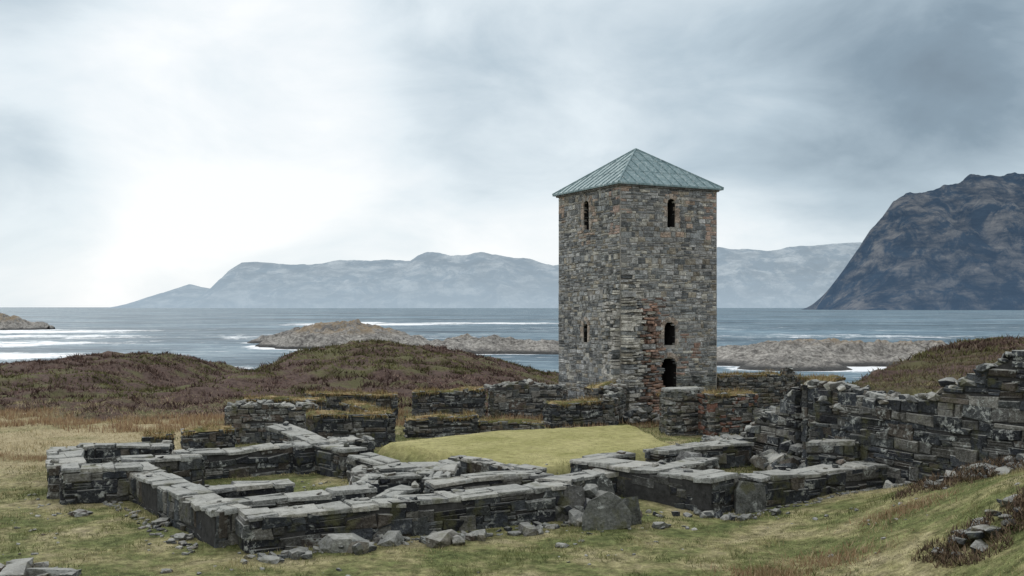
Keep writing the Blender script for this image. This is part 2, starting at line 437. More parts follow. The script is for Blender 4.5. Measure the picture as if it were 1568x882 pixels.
def tcol(fc,u,v):
    c=jit(random.choice(TG_),.27)
    r=U(0,1)
    if fc=='R':
        if 1.0<u<2.9 and v<6.2 and r<.85*(1-abs(u-2)/1.7): c=jit(random.choice([(.31,.19,.14),(.25,.16,.125),(.38,.25,.19),(.16,.115,.095)]),.2)
        elif 2.9<u<5.2 and 2.2<v<4.4 and r<.25: c=jit((.28,.19,.15),.2)
        elif u<1.2 and v<7.5 and r<.6: c=jit((.48,.465,.42),.2)
        elif v<2.2 and u>3.6: c=(c[0]*.62,c[1]*.64,c[2]*.62)
        if 2.4<u<4.8 and 9.4<v<12 and r<.15: c=jit((.38,.30,.24),.2)
        if u>5.5 and v>9.3 and r<.5: c=jit((.36,.27,.22),.15)
        if u<.7 and v>9.5 and r<.3: c=jit((.37,.29,.24),.15)
    if fc=='L':
        if u>S2-.9 and v>9.5 and r<.55: c=jit((.38,.29,.25),.15)
        if u>S2-1.6 and v<6 and r<.55: c=jit((.48,.465,.43),.15)
        if abs(u-(S2-3.3))<.9 and 9.2<v<12 and r<.25: c=jit((.40,.32,.26),.2)
        if u<.6 and v>10.6 and r<.45: c=jit((.39,.31,.25),.2)
    k=.72+.56*float(fbm(u*.7+(5 if fc=='L' else 0),v*.5,3,3)); c=(c[0]*k,c[1]*k,c[2]*k)
    return c
def scar(fc,u,v):
    if fc=='R':
        if u<1.25 and v<7.6:
            k=1-v/7.6
            return U(.0,.12)+ .7*k**.7*(1-u/1.5)+ (U(0,.3) if v<6.5 else 0)
        if 1.3<u<2.4 and v<5.9:
            return U(0,.22)+.6*(1-v/5.9)*(1-abs(u-1.8)/.9)
        if u>4.6 and u<5.2 and v<2.1: return .35+U(0,.3)
    if fc=='L' and u>S2-1.4 and v<6.8:
        return U(0,.16)+.5*(1-v/6.8)*(1-(S2-u)/1.5)
    return 0
def tface(fc,o,ax,nn,W):
    v=-.3
    row=0
    while v<TH:
        h=U(.10,.2) if U(0,1)<.75 else U(.2,.32)
        if v>TH-.5: h=U(.14,.18)
        h=min(h,TH-v) if TH-v>.07 else .08
        bl=[]
        for (uc,w,v0,v1) in OPEN.get(fc,[]):
            r=opwidth(uc,w,v0,v1,v,v+h)
            if r: bl.append(r)
        segs=[];a=0
        for b0,b1 in sorted(bl): segs.append((a,b0)); a=b1
        segs.append((a,W))
        wk=(fbm(np.linspace(0,5,24)+row*.15,np.zeros(24)+row*.05,2,44)-.5)*.3*(1 if .3<v<TH-.6 else 0)
        for (a,b) in segs:
            t=a
            while t<b-.03:
                w=U(.12,.5) if U(0,1)<.85 else U(.5,.75)
                if t<.01: w=.65 if row%2 else .35
                t1=min(b,t+w)
                if b-t1<.14: t1=b
                uc=(t+t1)/2
                pr=scar(fc,uc,v)
                if U(0,1)<.006 and v>1:
                    t=t1; continue
                cc=tcol(fc,uc,v); zo=float(np.interp(uc,np.linspace(0,W,24),wk))
                c=o+ax*uc+nn*(U(-.018,.018)+pr/2-.06)+UP*(v+h/2+zo)
                if h>.15 and U(0,1)<.25:
                    for q in(-1,1): stone(tacc,c+UP*(q*h/4),ax,nn,UP,(t1-t)-.02,.26+pr,h/2-.016,jit(cc,.3),ch=U(.01,.02),j=.012)
                else:
                    stone(tacc,c,ax,nn,UP,(t1-t)-.025,.26+pr,h-.025,cc,ch=U(.01,.03),j=.022 if pr==0 else .05)
                t=t1
        v+=h; row+=1
    for (uc,w,v0,v1) in OPEN.get(fc,[]):
        if w<.32: continue
        r=w/2; n=7 if w>.5 else 5; sp=v1-r
        for i in range(n):
            a=math.pi*(i+.5)/n; rr=r+.13
            dx=math.cos(a);dz=math.sin(a)
            radial=(ax*dx+UP*dz); tang=(-ax*dz+UP*dx)
            c=o+ax*(uc+dx*rr)+nn*.0+UP*(sp+dz*rr)
            stone(tacc,c,tang,nn,radial,math.pi*rr/n-.01,.2,.26,jit(random.choice([(.33,.27,.22),(.30,.29,.27),(.37,.32,.27)]),.2),ch=.015)
        if w<.9:
            z=v0
            while z<sp:
                hh=min(U(.2,.38),sp-z)
                for sgn in(-1,1):
                    if hh>.08: 
                        ww=U(.18,.36)
                        stone(tacc,o+ax*(uc+sgn*(r+ww/2))+nn*(-.01)+UP*(z+hh/2),ax,nn,UP,ww-.01,.2,hh-.012,jit(random.choice([(.35,.29,.24),(.30,.29,.27),(.40,.35,.30)]),.2),ch=.015)
                z+=hh
A=C0; B=C0+E1*S1; Cc=B+E2*S2; Dd=C0+E2*S2
tface('R',A,E1,-E2,S1)
tface('L',Dd,-E2,-E1,S2)
tface('B',B,E2,E1,S2)
tface('N',Cc,-E1,E2,S1)
tacc.obj('masonry',[M_TOW],tower)
bm=bmesh.new()
ins=-.035
pts=[A+(E1+E2)*ins,B+(-E1+E2)*ins,Cc-(E1+E2)*ins,Dd+(E1-E2)*ins]
lo=[bm.verts.new(p-UP*.6) for p in pts]; hi=[bm.verts.new(p+UP*(TH-.02)) for p in pts]
bm.faces.new(lo[::-1]);bm.faces.new(hi)
for i in range(4): bm.faces.new((lo[i],lo[(i+1)%4],hi[(i+1)%4],hi[i]))
bmesh.ops.recalc_face_normals(bm,faces=bm.faces)
me=bpy.data.meshes.new('core'); bm.to_mesh(me); bm.free()
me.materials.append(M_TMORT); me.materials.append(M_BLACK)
core=bpy.data.objects.new('wall_core',me); sc.collection.objects.link(core); core.parent=tower
bm=bmesh.new()
for fc,o,ax,nn in (('R',A,E1,-E2),('L',Dd,-E2,-E1)):
    for (uc,w,v0,v1) in OPEN[fc]:
        pr=arch(w,v1-v0)
        f=[bm.verts.new(o+ax*(uc+p[0])+UP*(v0+p[1])+nn*.4) for p in pr]
        k=[bm.verts.new(o+ax*(uc+p[0])+UP*(v0+p[1])-nn*1.5) for p in pr]
        bm.faces.new(f);bm.faces.new(k[::-1])
        for i in range(len(f)): bm.faces.new((f[i],f[(i+1)%len(f)],k[(i+1)%len(f)],k[i]))
bmesh.ops.recalc_face_normals(bm,faces=bm.faces)
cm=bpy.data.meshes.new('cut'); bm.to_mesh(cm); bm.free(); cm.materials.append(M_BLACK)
cut=bpy.data.objects.new('cut',cm); sc.collection.objects.link(cut)
md=core.modifiers.new('b','BOOLEAN'); md.object=cut; md.operation='DIFFERENCE'; md.solver='EXACT'; md.material_mode='TRANSFER'
dg=bpy.context.evaluated_depsgraph_get(); nm=bpy.data.meshes.new_from_object(core.evaluated_get(dg)); core.modifiers.clear(); core.data=nm
bpy.data.objects.remove(cut)
# roof
ov=.3; ctr=(A+Cc)/2; RZ=TH+.06; AP=ctr+UP*14.72
cor=[A-(E1+E2)*ov,B+(E1-E2)*ov,Cc+(E1+E2)*ov,Dd+(E2-E1)*ov]
ra=Acc()
ed=[c+UP*RZ for c in cor]; eu=[c+UP*(RZ-.09) for c in cor]
for i in range(4):
    a,b=ed[i],ed[(i+1)%4]
    ra.add([a,b,AP],[(0,1,2)],(.1,.2,.2)); ra.add([eu[i],eu[(i+1)%4],b,a],[(0,1,2,3)],(.1,.2,.2))
    W=(b-a).length; ax=(b-a)/W; midp=(a+b)/2; slope=(AP-midp); SL=slope.length; sd=slope/SL; nn=ax.cross(sd).normalized()
    if nn.z<0: nn=-nn
    k=12
    for q in range(1,k):
        u=W*q/k; f=1-abs(u-W/2)/(W/2)
        st=a+ax*u; ln_=SL*f
        stone(ra,st+sd*(ln_/2)+nn*.02,ax,nn,sd,.03,.05,ln_,(.1,.2,.2),ch=.008,j=0)
    for q in (1,2):
        f=q/3; hw=W/2*(1-f)
        stone(ra,midp+sd*(SL*f)+nn*.006,ax,nn,sd,hw*2,.02,.04,(.1,.2,.2),ch=.004,j=0)
    hd=(AP-a).normalized(); side=hd.cross(UP).normalized(); un=side.cross(hd).normalized()
    if un.z<0: un=-un
    stone(ra,(a+AP)/2+un*.02,side,un,hd,.09,.08,(AP-a).length,(.1,.2,.2),ch=.02,j=0)
ra.add(eu[::-1],[(0,1,2,3)],(.1,.1,.1))
ra.obj('copper_roof',[M_COP],tower)
ea=Acc()
for a,b,n in ((A,B,-E2),(B,Cc,E1),(Cc,Dd,E2),(Dd,A,-E1)):
    W=(b-a).length; ax=(b-a)/W; t=-.1
    while t<W+.1:
        w=min(U(.4,.8),W+.1-t)
        if w<.1: break
        stone(ea,a+ax*(t+w/2)+n*.03+UP*(TH-.06),ax,n,UP,w-.01,.3,.12,jit((.2,.2,.2),.2),ch=.02)
        t+=w
ea.obj('eaves_course',[M_TOW],tower)
# ------------------------------------------------------------ loose stones
def pile(name,cx,cy,rx,ry,n,smin,smax,zadd=.0,pal=None,mound=0):
    a=Acc()
    for i in range(n):
        r=math.sqrt(U(0,1)); th=U(0,6.28); x=cx+math.cos(th)*r*rx; y=cy+math.sin(th)*r*ry
        s=U(smin,smax)
        rock(a,(x,y,ht(x,y)+zadd+mound*(1-r)*U(.3,1)+s*.2),s*U(1,1.6),s,s*U(.5,.95),(pal or random.choice([dark,dark,mid,capc]))(),tilt=.5)
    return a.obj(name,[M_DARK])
pile('rubble_pile',2.3,27.2,1.1,.9,70,.12,.5,mound=.75)
pile('rubble_pile',5.2,27.6,2.4,.5,34,.08,.26)
pile('rubble_pile',9.9,35.2,1.1,1.6,60,.2,.6,mound=1.0)
pile('rubble_pile',8.9,38.8,1.0,1.0,50,.2,.55,mound=.8)
pile('rubble_pile',-8.0,38.5,1.3,1.0,50,.15,.45,mound=.5)
pile('rubble_pile',-4.4,29.2,.8,1.2,40,.12,.35,mound=.45)
pile('rubble_pile',-3.7,33.6,.9,.7,26,.12,.32,mound=.25)
pile('rubble_pile',4.6,33.0,1.0,.6,26,.12,.35,mound=.3)
pile('rubble_pile',6.4,50.2,1.1,1.2,40,.15,.5,mound=.8,pal=mid)
pile('rubble_pile',9.4,51.5,1.0,1.2,24,.15,.45,mound=.6,pal=mid)
pile('rubble_pile',12.6,30.4,.8,.6,26,.12,.4,mound=.3)
def slab(cx,cy,w,h,t,rot,lean,col,shape=0,name='upright_stone_slab'):
    shp=[[(-.5,0),(.5,0),(.58,.35),(.46,.72),(.22,1.02),(-.02,.93),(-.30,.80),(-.5,.45),(-.55,.2)],
         [(-.5,0),(.5,0),(.5,.6),(.42,.95),(.1,.88),(-.3,1.0),(-.52,.7)],
         [(-.5,0),(.5,0),(.48,.5),(.3,.8),(-.2,1.02),(-.42,.9),(-.5,.4)]][shape]
    bm=bmesh.new(); 
    for s in(-1,1):
        for p in shp:
            k=1 if s<0 else U(.85,1)
            bm.verts.new((p[0]*w*k+U(-.04,.04),s*t/2*U(.6,1.2),p[1]*h*k-.1+U(-.04,.04)))
    for i in range(5): bm.verts.new((U(-.3,.3)*w,-t*U(.52,.68),U(.1,.8)*h))
    r=bmesh.ops.convex_hull(bm,input=bm.verts)
    bmesh.ops.recalc_face_normals(bm,faces=bm.faces)
    bm.verts.index_update()
    R=Matrix.Rotation(rot,3,'Z')@Matrix.Rotation(lean,3,'X')@Matrix.Rotation(U(-.12,.12),3,'Y'); o=Vector((cx,cy,ht(cx,cy)))
    a=Acc(); a.add([o+R@v.co for v in bm.verts],[tuple(v.index for v in f.verts) for f in bm.faces],col); bm.free()
    return a.obj(name,[M_DARK])
slab(2.45,25.9,1.2,1.05,.3,.15,-.4,(.12,.125,.115),0)
slab(3.2,26.5,.5,.85,.25,.5,-.15,(.09,.095,.09),1)
slab(1.6,27.0,.75,1.05,.25,-.3,-.25,(.10,.10,.095),1)
slab(2.6,27.4,.5,1.25,.2,.3,-.1,(.10,.105,.1),2)
slab(6.75,28.3,.95,1.0,.22,.35,-.1,(.12,.125,.12),1)
slab(6.0,33.9,.9,1.0,.2,-.5,-.4,(.17,.17,.165),1)
def boulder(cx,cy,sx,sy,sz,col=None,name='boulder'):
    a=Acc(); rock(a,(cx,cy,ht(cx,cy)+sz*.18),sx,sy,sz,col or random.choice([capc,mid])(),tilt=.12)
    for k in range(5): rock(a,(cx+U(-.5,.5)*sx,cy+U(-.4,.4)*sy,ht(cx,cy)+sz*.12),sx*U(.25,.6),sy*U(.35,.7),sz*U(.4,.8),mid(),tilt=.2)
    return a.obj(name,[M_DARK])
for b in [(-4.0,23.6,1.1,.6,.55),(-4.9,23.0,.5,.4,.3),(-2.9,24.3,.7,.5,.4),(-1.7,24.5,.9,.5,.4),(-.9,25.0,.5,.4,.3),(.4,25.7,.7,.4,.3),(-5.5,22.6,.5,.3,.18),
          (-10.9,21.9,1.5,.6,.3),(-9.9,21.5,1.0,.4,.2),(11.2,29.5,.42,.3,.34),(-7.6,21.9,.2,.2,.1),(3.9,26.2,.4,.3,.2),(1.2,24.2,.3,.2,.12),(-12.0,27.6,.5,.3,.2),(-9.4,26.6,.5,.4,.25),(-8.3,25.0,.4,.3,.2),(12.7,25.6,.8,.4,.25)]:
    boulder(*b)
pa=Acc()
for i in range(700):
    x=U(-15,12); y=U(20,33)
    if fbm(x*.4,y*.4,3,77)<.48 : continue
    s=U(.02,.11); rock(pa,(x,y,ht(x,y)+s*.1),s*1.4,s,s*.6,random.choice([capc,mid])())
for t in np.linspace(0,1,80):
    x=-6.2+7.8*t+U(-.1,.3); y=22.9+4.0*t+U(-.5,.1); s=U(.05,.22); rock(pa,(x,y,ht(x,y)+s*.1),s*1.5,s,s*.7,random.choice([capc,mid,dark])())
    x=-7.4-5.0*t+U(-.4,.1); y=23.7+6.6*t+U(-.3,.1); s*=.7; rock(pa,(x,y,ht(x,y)+s*.1),s*1.5,s,s*.7,random.choice([capc,mid,dark])())
    x=7+4.6*t; y=28.2+2.4*t+U(-.4,.1); rock(pa,(x,y,ht(x,y)),s*1.2,s,s*.5,random.choice([mid,dark])())
pa.obj('scattered_stones',[M_DARK])
def outcrop(name,cx,cy,rx,ry,h,nr=70):
    a=Acc()
    for i in range(nr):
        r=math.sqrt(U(0,1));th=U(0,6.28); x=cx+math.cos(th)*r*rx;y=cy+math.sin(th)*r*ry; s=U(.08,.34)
        rock(a,(x,y,ht(x,y)+h*(1-r*r)*U(.3,1)),s*1.4,s,s*.6,random.choice([dark,dark,mid])())
    n=9000; r=np.random.rand(n)**.6;th=np.random.rand(n)*6.283; k=fbm(np.cos(th)*2+3,np.sin(th)*2+cx,2,5)+.75
    x=cx+np.cos(th)*r*rx*k;y=cy+np.sin(th)*r*ry*k
    kk=fbm(x*2,y*2,2,12)>.42; x=x[kk];y=y[kk];r=r[kk];n=len(x)
    z=HT(x,y)+h*np.clip(1-r*r,0,1)*np.random.uniform(0,1.1,n)
    C=np.array([[.10,.07,.055],[.15,.11,.08],[.06,.05,.035],[.24,.18,.12]])[np.random.randint(0,4,n)]
    HE.add(x,y,z,np.random.uniform(.04,.16,n),np.random.uniform(.012,.04,n),C,1.4)
    a.obj(name,[M_DARK])
outcrop('heather_outcrop',13.0,26.6,2.2,1.2,.45,60)
outcrop('heather_outcrop',10.0,19.9,1.4,1.0,.4,44)
# ------------------------------------------------------------ vegetation masses
def scat(n,x0,x1,y0,y1): 
    x=np.random.uniform(x0,x1,n); y=np.random.uniform(y0,y1,n); return x,y
def heath_mask(x,y):
    b=52+ (fbm(x*.15,y*.15,3,21)-.5)*8
    lf=ss(-1.5,2,y-b)*(1-ss(8,14,x))
    s=(x-11.8)*.891+(y-31.8)*.454; q=(x-10.4)*.934-(y-34.5)*.357
    hill=ss(.3,.8,s)*ss(.3,1.0,q)
    return np.clip(np.maximum(lf,hill),0,1)
def straw_mask(x,y):
    left=ss(9.5,14,-x-(y-34)*.15)*ss(32,38,y)*(.55+.45*ss(.4,.55,fbm(x*.3,y*.5,4,66)))
    return np.clip(left,0,1)
G1=np.array([.18,.19,.078]);G2=np.array([.35,.315,.16]);G3=np.array([.09,.115,.045]);ST=np.array([.52,.44,.27])
def gcols(x,y,n):
    k=fbm(x*.35,y*.6,5,31)[:,None]; k2=fbm(x*1.6,y*2.1,4,41)[:,None]; k3=fbm(x*.13,y*.2,3,47)[:,None]
    c=G1*(1-ss(.44,.56,k))+G2*ss(.44,.56,k)
    w=.85*ss(.48,.6,k2); c=c*(1-w)+G3*w
    c=c*(.75+.5*k3)
    sm=straw_mask(x,y)[:,None]; rnd=np.random.rand(len(x),1)
    c=np.where(rnd<sm*.85+.28*ss(.4,.6,k),ST*(1-rnd*.3),c)
    return c*np.random.uniform(.7,1.3,(len(x),1))
x,y=scat(160000,-20,16,15,36); k=fbm(x*.9,y*.9,3,51)
sel=k>.38; x=x[sel];y=y[sel];n=len(x); tl=fbm(x*1.1,y*1.1,3,61)
GR.add(x,y,HT(x,y),np.random.uniform(.015,.05,n)*(1+2.6*ss(.52,.68,tl))*np.where(lawn_d(x,y)>-.3,.4,1),np.random.uniform(.008,.02,n),gcols(x,y,n),1.3)
x,y=scat(80000,-34,13,34,62); n=len(x)
hgt=np.random.uniform(.03,.08,n)*(1+2*ss(.5,.65,fbm(x*.6,y*.6,3,71))*(lawn_d(x,y)<-.5))
hgt=np.where(lawn_d(x,y)>-.3,.015,hgt)
GR.add(x,y,HT(x,y),hgt,np.random.uniform(.015,.035,n),gcols(x,y,n),1.2)
x,y=scat(90000,-50,8,44,60); m=(fbm(x*.15,y*.15,3,21)-.5)*8+51; sel=(np.abs(y-m+1)<3.2)&(fbm(x*.8,y*.8,3,81)>.44); x=x[sel];y=y[sel];n=len(x)
C=np.array([[.34,.23,.14],[.46,.35,.22],[.25,.165,.11]])[np.random.randint(0,3,n)]
GR.add(x,y,HT(x,y),np.random.uniform(.12,.4,n),np.random.uniform(.02,.05,n),C,.6)
for (cx,cy,r) in [(-18.3,38,1.2),(-20.4,38.6,1.0),(5.6,21.6,1.0),(7.2,22.4,1.2),(9.6,24.5,1.2),(-19.4,33.6,1.0)]:
    n=900; x=cx+np.random.randn(n)*r*.5;y=cy+np.random.randn(n)*r*.3
    C=np.array([[.36,.25,.15],[.45,.36,.23],[.28,.19,.12]])[np.random.randint(0,3,n)]
    GR.add(x,y,HT(x,y),np.random.uniform(.04,.2,n),np.random.uniform(.01,.03,n),C,1)
HC=np.array([[.125,.08,.075],[.17,.11,.095],[.085,.058,.052],[.20,.145,.12],[.25,.19,.145]])
x,y=scat(230000,-75,30,46,125); sel=(heath_mask(x,y)>.5)&(fbm(x*.9,y*.9,3,91)>.43)&(HT(x,y)>-4); x=x[sel];y=y[sel];n=len(x)
C=HC[np.random.randint(0,5,n)]
gm=ss(.48,.58,fbm(x*.16,y*.16,4,101)+.10*ss(68,95,y)*ss(-30,-20,x)-.04)>np.random.rand(n)*1.1
C=np.where(gm[:,None],np.array([.165,.16,.075])*np.random.uniform(.7,1.3,(n,1)),C)
tl=ss(.42,.62,fbm(x*.7,y*.7,3,92)); C=C*(1.25-.7*tl)[:,None]*(.7+.6*fbm(x*.12,y*.2,3,95))[:,None]
HE.add(x,y,HT(x,y),np.random.uniform(.05,.13,n)*(1+1.5*tl)*(1+.003*y),np.random.uniform(.04,.10,n)*(1+.006*y),C,1.5)
x,y=scat(50000,11,34,24,62); sel=(heath_mask(x,y)>.5); x=x[sel];y=y[sel];n=len(x)
C=np.array([[.13,.10,.07],[.20,.165,.10],[.09,.07,.05],[.14,.14,.07]])[np.random.randint(0,4,n)]
HE.add(x,y,HT(x,y),np.random.uniform(.04,.18,n),np.random.uniform(.02,.06,n),C,1.3)
GR.obj('grass',M_BLADE); HE.obj('heather',M_BLADE); TG.obj('turf_grass',M_BLADE)
# ------------------------------------------------------------ terrain mesh
def grid_mesh(name,xs,ys,Z,m,attrs,smooth=True):
    nx,ny=len(xs),len(ys); X,Y=np.meshgrid(xs,ys)
    V=np.stack([X.ravel(),Y.ravel(),Z.ravel()],1)
    i=np.arange((nx)*(ny)).reshape(ny,nx); a=i[:-1,:-1].ravel();b=i[:-1,1:].ravel();c=i[1:,1:].ravel();d=i[1:,:-1].ravel()
    F=np.stack([a,b,c,d],1)
    me=bpy.data.meshes.new(name); me.vertices.add(len(V)); me.vertices.foreach_set('co',V.ravel())
    me.loops.add(F.size); me.loops.foreach_set('vertex_index',F.ravel().astype(np.int32))
    me.polygons.add(len(F)); me.polygons.foreach_set('loop_start',np.arange(0,F.size,4,dtype=np.int32))
    me.update(calc_edges=True)
    me.polygons.foreach_set('use_smooth',[smooth]*len(F))
    for k,v in attrs.items():
        at=me.attributes.new(k,'FLOAT','POINT'); at.data.foreach_set('value',v.ravel().astype(np.float32))
    me.materials.append(m); o=bpy.data.objects.new(name,me); sc.collection.objects.link(o); return o
def terr_mat():
    m,nt,b=mat('ground_cover'); N=NT(nt); P=N.pos()
    n1=N.noise(P,.5,6,.65); n2=N.noise(P,3.5,4,.7); n3=N.noise(P,25,3,.7); n4=N.noise(P,.22,4,.6)
    g=N.ramp(n1,[(.3,(.085,.108,.042)),(.45,(.155,.17,.07)),(.55,(.265,.245,.125)),(.7,(.40,.345,.22))])
    g=N.mix(1,g,N.ramp(n2,[(.32,.45),(.68,1.5)]),'MULTIPLY')
    g=N.mix(1,g,N.ramp(n3,[(.3,.65),(.7,1.3)]),'MULTIPLY')
    st=N.ramp(n2,[(.3,(.29,.24,.14)),(.7,(.52,.44,.28))])
    st=N.mix(1,st,N.ramp(n3,[(.3,.7),(.7,1.25)]),'MULTIPLY')
    g=N.mix(N.attr('straw').outputs['Fac'],g,st)
    lw=N.ramp(n1,[(.35,(.31,.30,.12)),(.65,(.47,.43,.21))])
    lw=N.mix(1,lw,N.ramp(n2,[(.3,.7),(.7,1.2)]),'MULTIPLY')
    g=N.mix(N.attr('lawn').outputs['Fac'],g,lw)
    h=N.ramp(n2,[(.3,(.06,.042,.038)),(.55,(.115,.08,.068)),(.75,(.18,.135,.10))])
    h=N.mix(N.ramp(n4,[(.5,0),(.6,.8)]),h,(.125,.125,.06))
    g=N.mix(N.attr('heath').outputs['Fac'],g,h)
    rk=N.ramp(n2,[(.3,(.12,.11,.10)),(.7,(.34,.31,.26))])
    g=N.mix(N.attr('rock').outputs['Fac'],g,rk)
    N.l(g,b.inputs['Base Color']); b.inputs['Specular IOR Level'].default_value=.05
    N.l(N.bump(N.math('ADD',n2,N.math('MULTIPLY',n3,.4)),.9,.12),b.inputs['Normal']); return m
xs=np.concatenate([np.arange(-260,-60,4),np.arange(-60,-17,.6),np.arange(-17,17,.28),np.arange(17,62,.7),np.arange(62,262,4)])
ys=np.concatenate([np.arange(-30,14,1.5),np.arange(14,46,.28),np.arange(46,64,.45),np.arange(64,135,.7),np.arange(135,215,3)])
X,Y=np.meshgrid(xs,ys); Z=HT(X,Y)
grid_mesh('ground',xs,ys,Z,terr_mat(),dict(heath=heath_mask(X,Y),straw=straw_mask(X,Y),lawn=ss(-.1,.3,lawn_d(X,Y)),
   rock=1-ss(-5.2,-4.0,Z+(fbm(X*.3,Y*.3,3,6)-.5)*1.5)))
# ------------------------------------------------------------ islets
def islet_mat():
    m,nt,b=mat('sea_rock'); N=NT(nt); P=N.pos()
    n=N.noise(P,.25,6,.7,.4); n2=N.noise(P,1.3,5,.7)
    c=N.ramp(n,[(.3,(.17,.16,.155)),(.5,(.37,.35,.32)),(.7,(.56,.53,.49))])
    c=N.mix(1,c,N.ramp(n2,[(.35,.4),(.65,1.4)]),'MULTIPLY')
    z=N.n('ShaderNodeSeparateXYZ'); N.l(P,z.inputs[0])
    top=N.math('MULTIPLY',N.mapr(z.outputs[2],-2.6,-.9),N.ramp(n,[(.46,0),(.56,.7)]))
    c=N.mix(top,c,(.34,.245,.14))
    c=N.mix(N.mapr(z.outputs[2],-5.6,-4.8,.9,0),c,(.06,.062,.064))
    N.l(c,b.inputs['Base Color']); N.l(N.bump(n2,1,1.0),b.inputs['Normal']); return m
MI=islet_mat()
ISL=[(-49,300,25,26,7.6,1),(-10,262,38,14,4.0,2),(-80,328,8,6,2.6,3),(-290,520,40,20,12.0,4),(-262,430,22,5,2.6,8),(74,216,40,22,4.4,5),(118,206,44,26,6.0,6),(53,190,10,7,2.2,7)]
for (cx,cy,rx,ry,h,sd_) in ISL:
    gx=np.linspace(-1.15,1.15,170);gy=np.linspace(-1.15,1.15,110); GX,GY=np.meshgrid(gx,gy)
    wx=cx+GX*rx; wy=cy+GY*ry
    r=np.sqrt(GX**2+GY**2)+(fbm(wx*.07,wy*.07,4,sd_)-.5)*.7
    rg=1-np.abs(2*fbm(wx*.11+wy*.04,wy*.14,5,sd_+50)-1)
    Zi=SEA-1.0+(h+1.0)*np.clip(1.05-r,0,1)**.45*(.35+.7*rg)+(fbm(wx*.45,wy*.45,4,sd_)-.5)*2.4*np.clip(1.2-r,0,1)
    Zi=np.where(r>1.05,SEA-1,Zi)
    grid_mesh('rocky_islet',wx[0],wy[:,0],Zi,MI,{},smooth=False)
# ------------------------------------------------------------ sea
def sea_mat():
    m,nt,b=mat('sea_water'); N=NT(nt); P=N.pos()
    mp=N.n('ShaderNodeMapping'); mp.inputs['Scale'].default_value=(.35,1,1); N.l(P,mp.inputs[0]); V=mp.outputs[0]
    a=N.noise(V,.35,5,.65); bb=N.noise(V,.05,6,.7); cc=N.noise(V,.006,5,.6)
    c=N.ramp(N.math('ADD',N.math('MULTIPLY',a,.4),N.math('MULTIPLY',bb,.6)),[(.41,(.04,.08,.115)),(.5,(.10,.165,.215)),(.59,(.23,.31,.36))])
    c=N.mix(1,c,N.ramp(cc,[(.35,.7),(.65,1.3)]),'MULTIPLY')
    fm=N.attr('foam').outputs['Fac']
    fn=N.noise(P,.16,7,.8,.6); fn2=N.noise(P,.035,6,.75,.5)
    fs=N.math('ADD',N.math('MULTIPLY',fn,.5),N.math('MULTIPLY',fn2,.5))
    f=N.mapr(N.math('ADD',fs,N.math('MULTIPLY',fm,.22)),.59,.67)
    wc=N.ramp(N.noise(V,.08,8,.85),[(.58,0),(.62,.65)])
    f=N.math('MAXIMUM',f,wc)
    c=N.mix(f,c,(.88,.9,.92)); N.l(c,b.inputs['Base Color'])
    b.inputs['Roughness'].default_value=.55; b.inputs['Specular IOR Level'].default_value=.2
    N.l(N.bump(N.math('ADD',a,N.math('MULTIPLY',bb,3)),.9,1.5),b.inputs['Normal']); return m
t=np.linspace(-1,1,361); xs=np.sinh(t*6.2)*400/np.sinh(6.2)*60
t=np.linspace(0,1,421); ys=60*np.exp(t*np.log(32000/60)); ys=np.concatenate([np.array([-400,-100,0.]),ys])
X,Y=np.meshgrid(xs,ys); F=np.zeros_like(X)
for (cx,cy,rx,ry,h,sd_) in ISL:
    r=np.sqrt(((X-cx)/rx)**2+((Y-cy)/ry)**2); w=.5
    F=np.maximum(F,1.0*(1-ss(.95,1.0+w,r)))
for (cx,cy,rx,ry,a) in [(-95,680,80,60,1.0),(-20,720,90,60,.8),(-110,740,20,60,1.2),(-225,480,80,50,.8),(-205,395,80,36,.8),(-180,320,80,36,.75),(-130,240,60,30,.75),(-100,190,60,20,.8),(20,262,30,14,1.1),(60,188,30,9,1.1),(95,178,36,8,1.0),(80,540,110,50,.5),(120,400,110,40,.5),(-300,420,60,40,.8),(15,300,34,18,1.0),(-80,400,90,40,.45)]:
    r=np.sqrt(((X-cx)/rx)**2+((Y-cy)/ry)**2); F=np.maximum(F,a*(1-ss(.2,1.3,r)))
grid_mesh('sea',xs,ys,np.full_like(X,SEA),sea_mat(),dict(foam=F))
# ------------------------------------------------------------ mountains
def mtn_mat(name,base1,base2,haze,hf,sc_,con=(.4,1.8)):
    m,nt,b=mat(name); N=NT(nt); P=N.pos()
    n=N.noise(P,sc_,8,.7,.5); mp=N.n('ShaderNodeMapping'); mp.inputs['Scale'].default_value=(1,1,3.5); N.l(P,mp.inputs[0]); n2=N.noise(mp.outputs[0],sc_*.7,8,.75,.3)
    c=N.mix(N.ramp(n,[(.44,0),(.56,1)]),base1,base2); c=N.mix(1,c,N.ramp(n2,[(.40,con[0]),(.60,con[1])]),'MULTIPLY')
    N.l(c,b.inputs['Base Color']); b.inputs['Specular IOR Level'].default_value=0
    e=N.n('ShaderNodeEmission'); e.inputs[0].default_value=(*haze,1)  # bluish glow paints aerial haze into the mountain material, stronger low down
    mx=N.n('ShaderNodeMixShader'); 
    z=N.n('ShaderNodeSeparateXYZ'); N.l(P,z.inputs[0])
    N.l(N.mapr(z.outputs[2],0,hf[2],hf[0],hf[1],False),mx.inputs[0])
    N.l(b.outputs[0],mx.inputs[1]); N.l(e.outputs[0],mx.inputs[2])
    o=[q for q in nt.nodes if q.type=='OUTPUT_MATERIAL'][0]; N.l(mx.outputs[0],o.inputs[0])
    N.l(N.bump(n,1,40),b.inputs['Normal']); return m
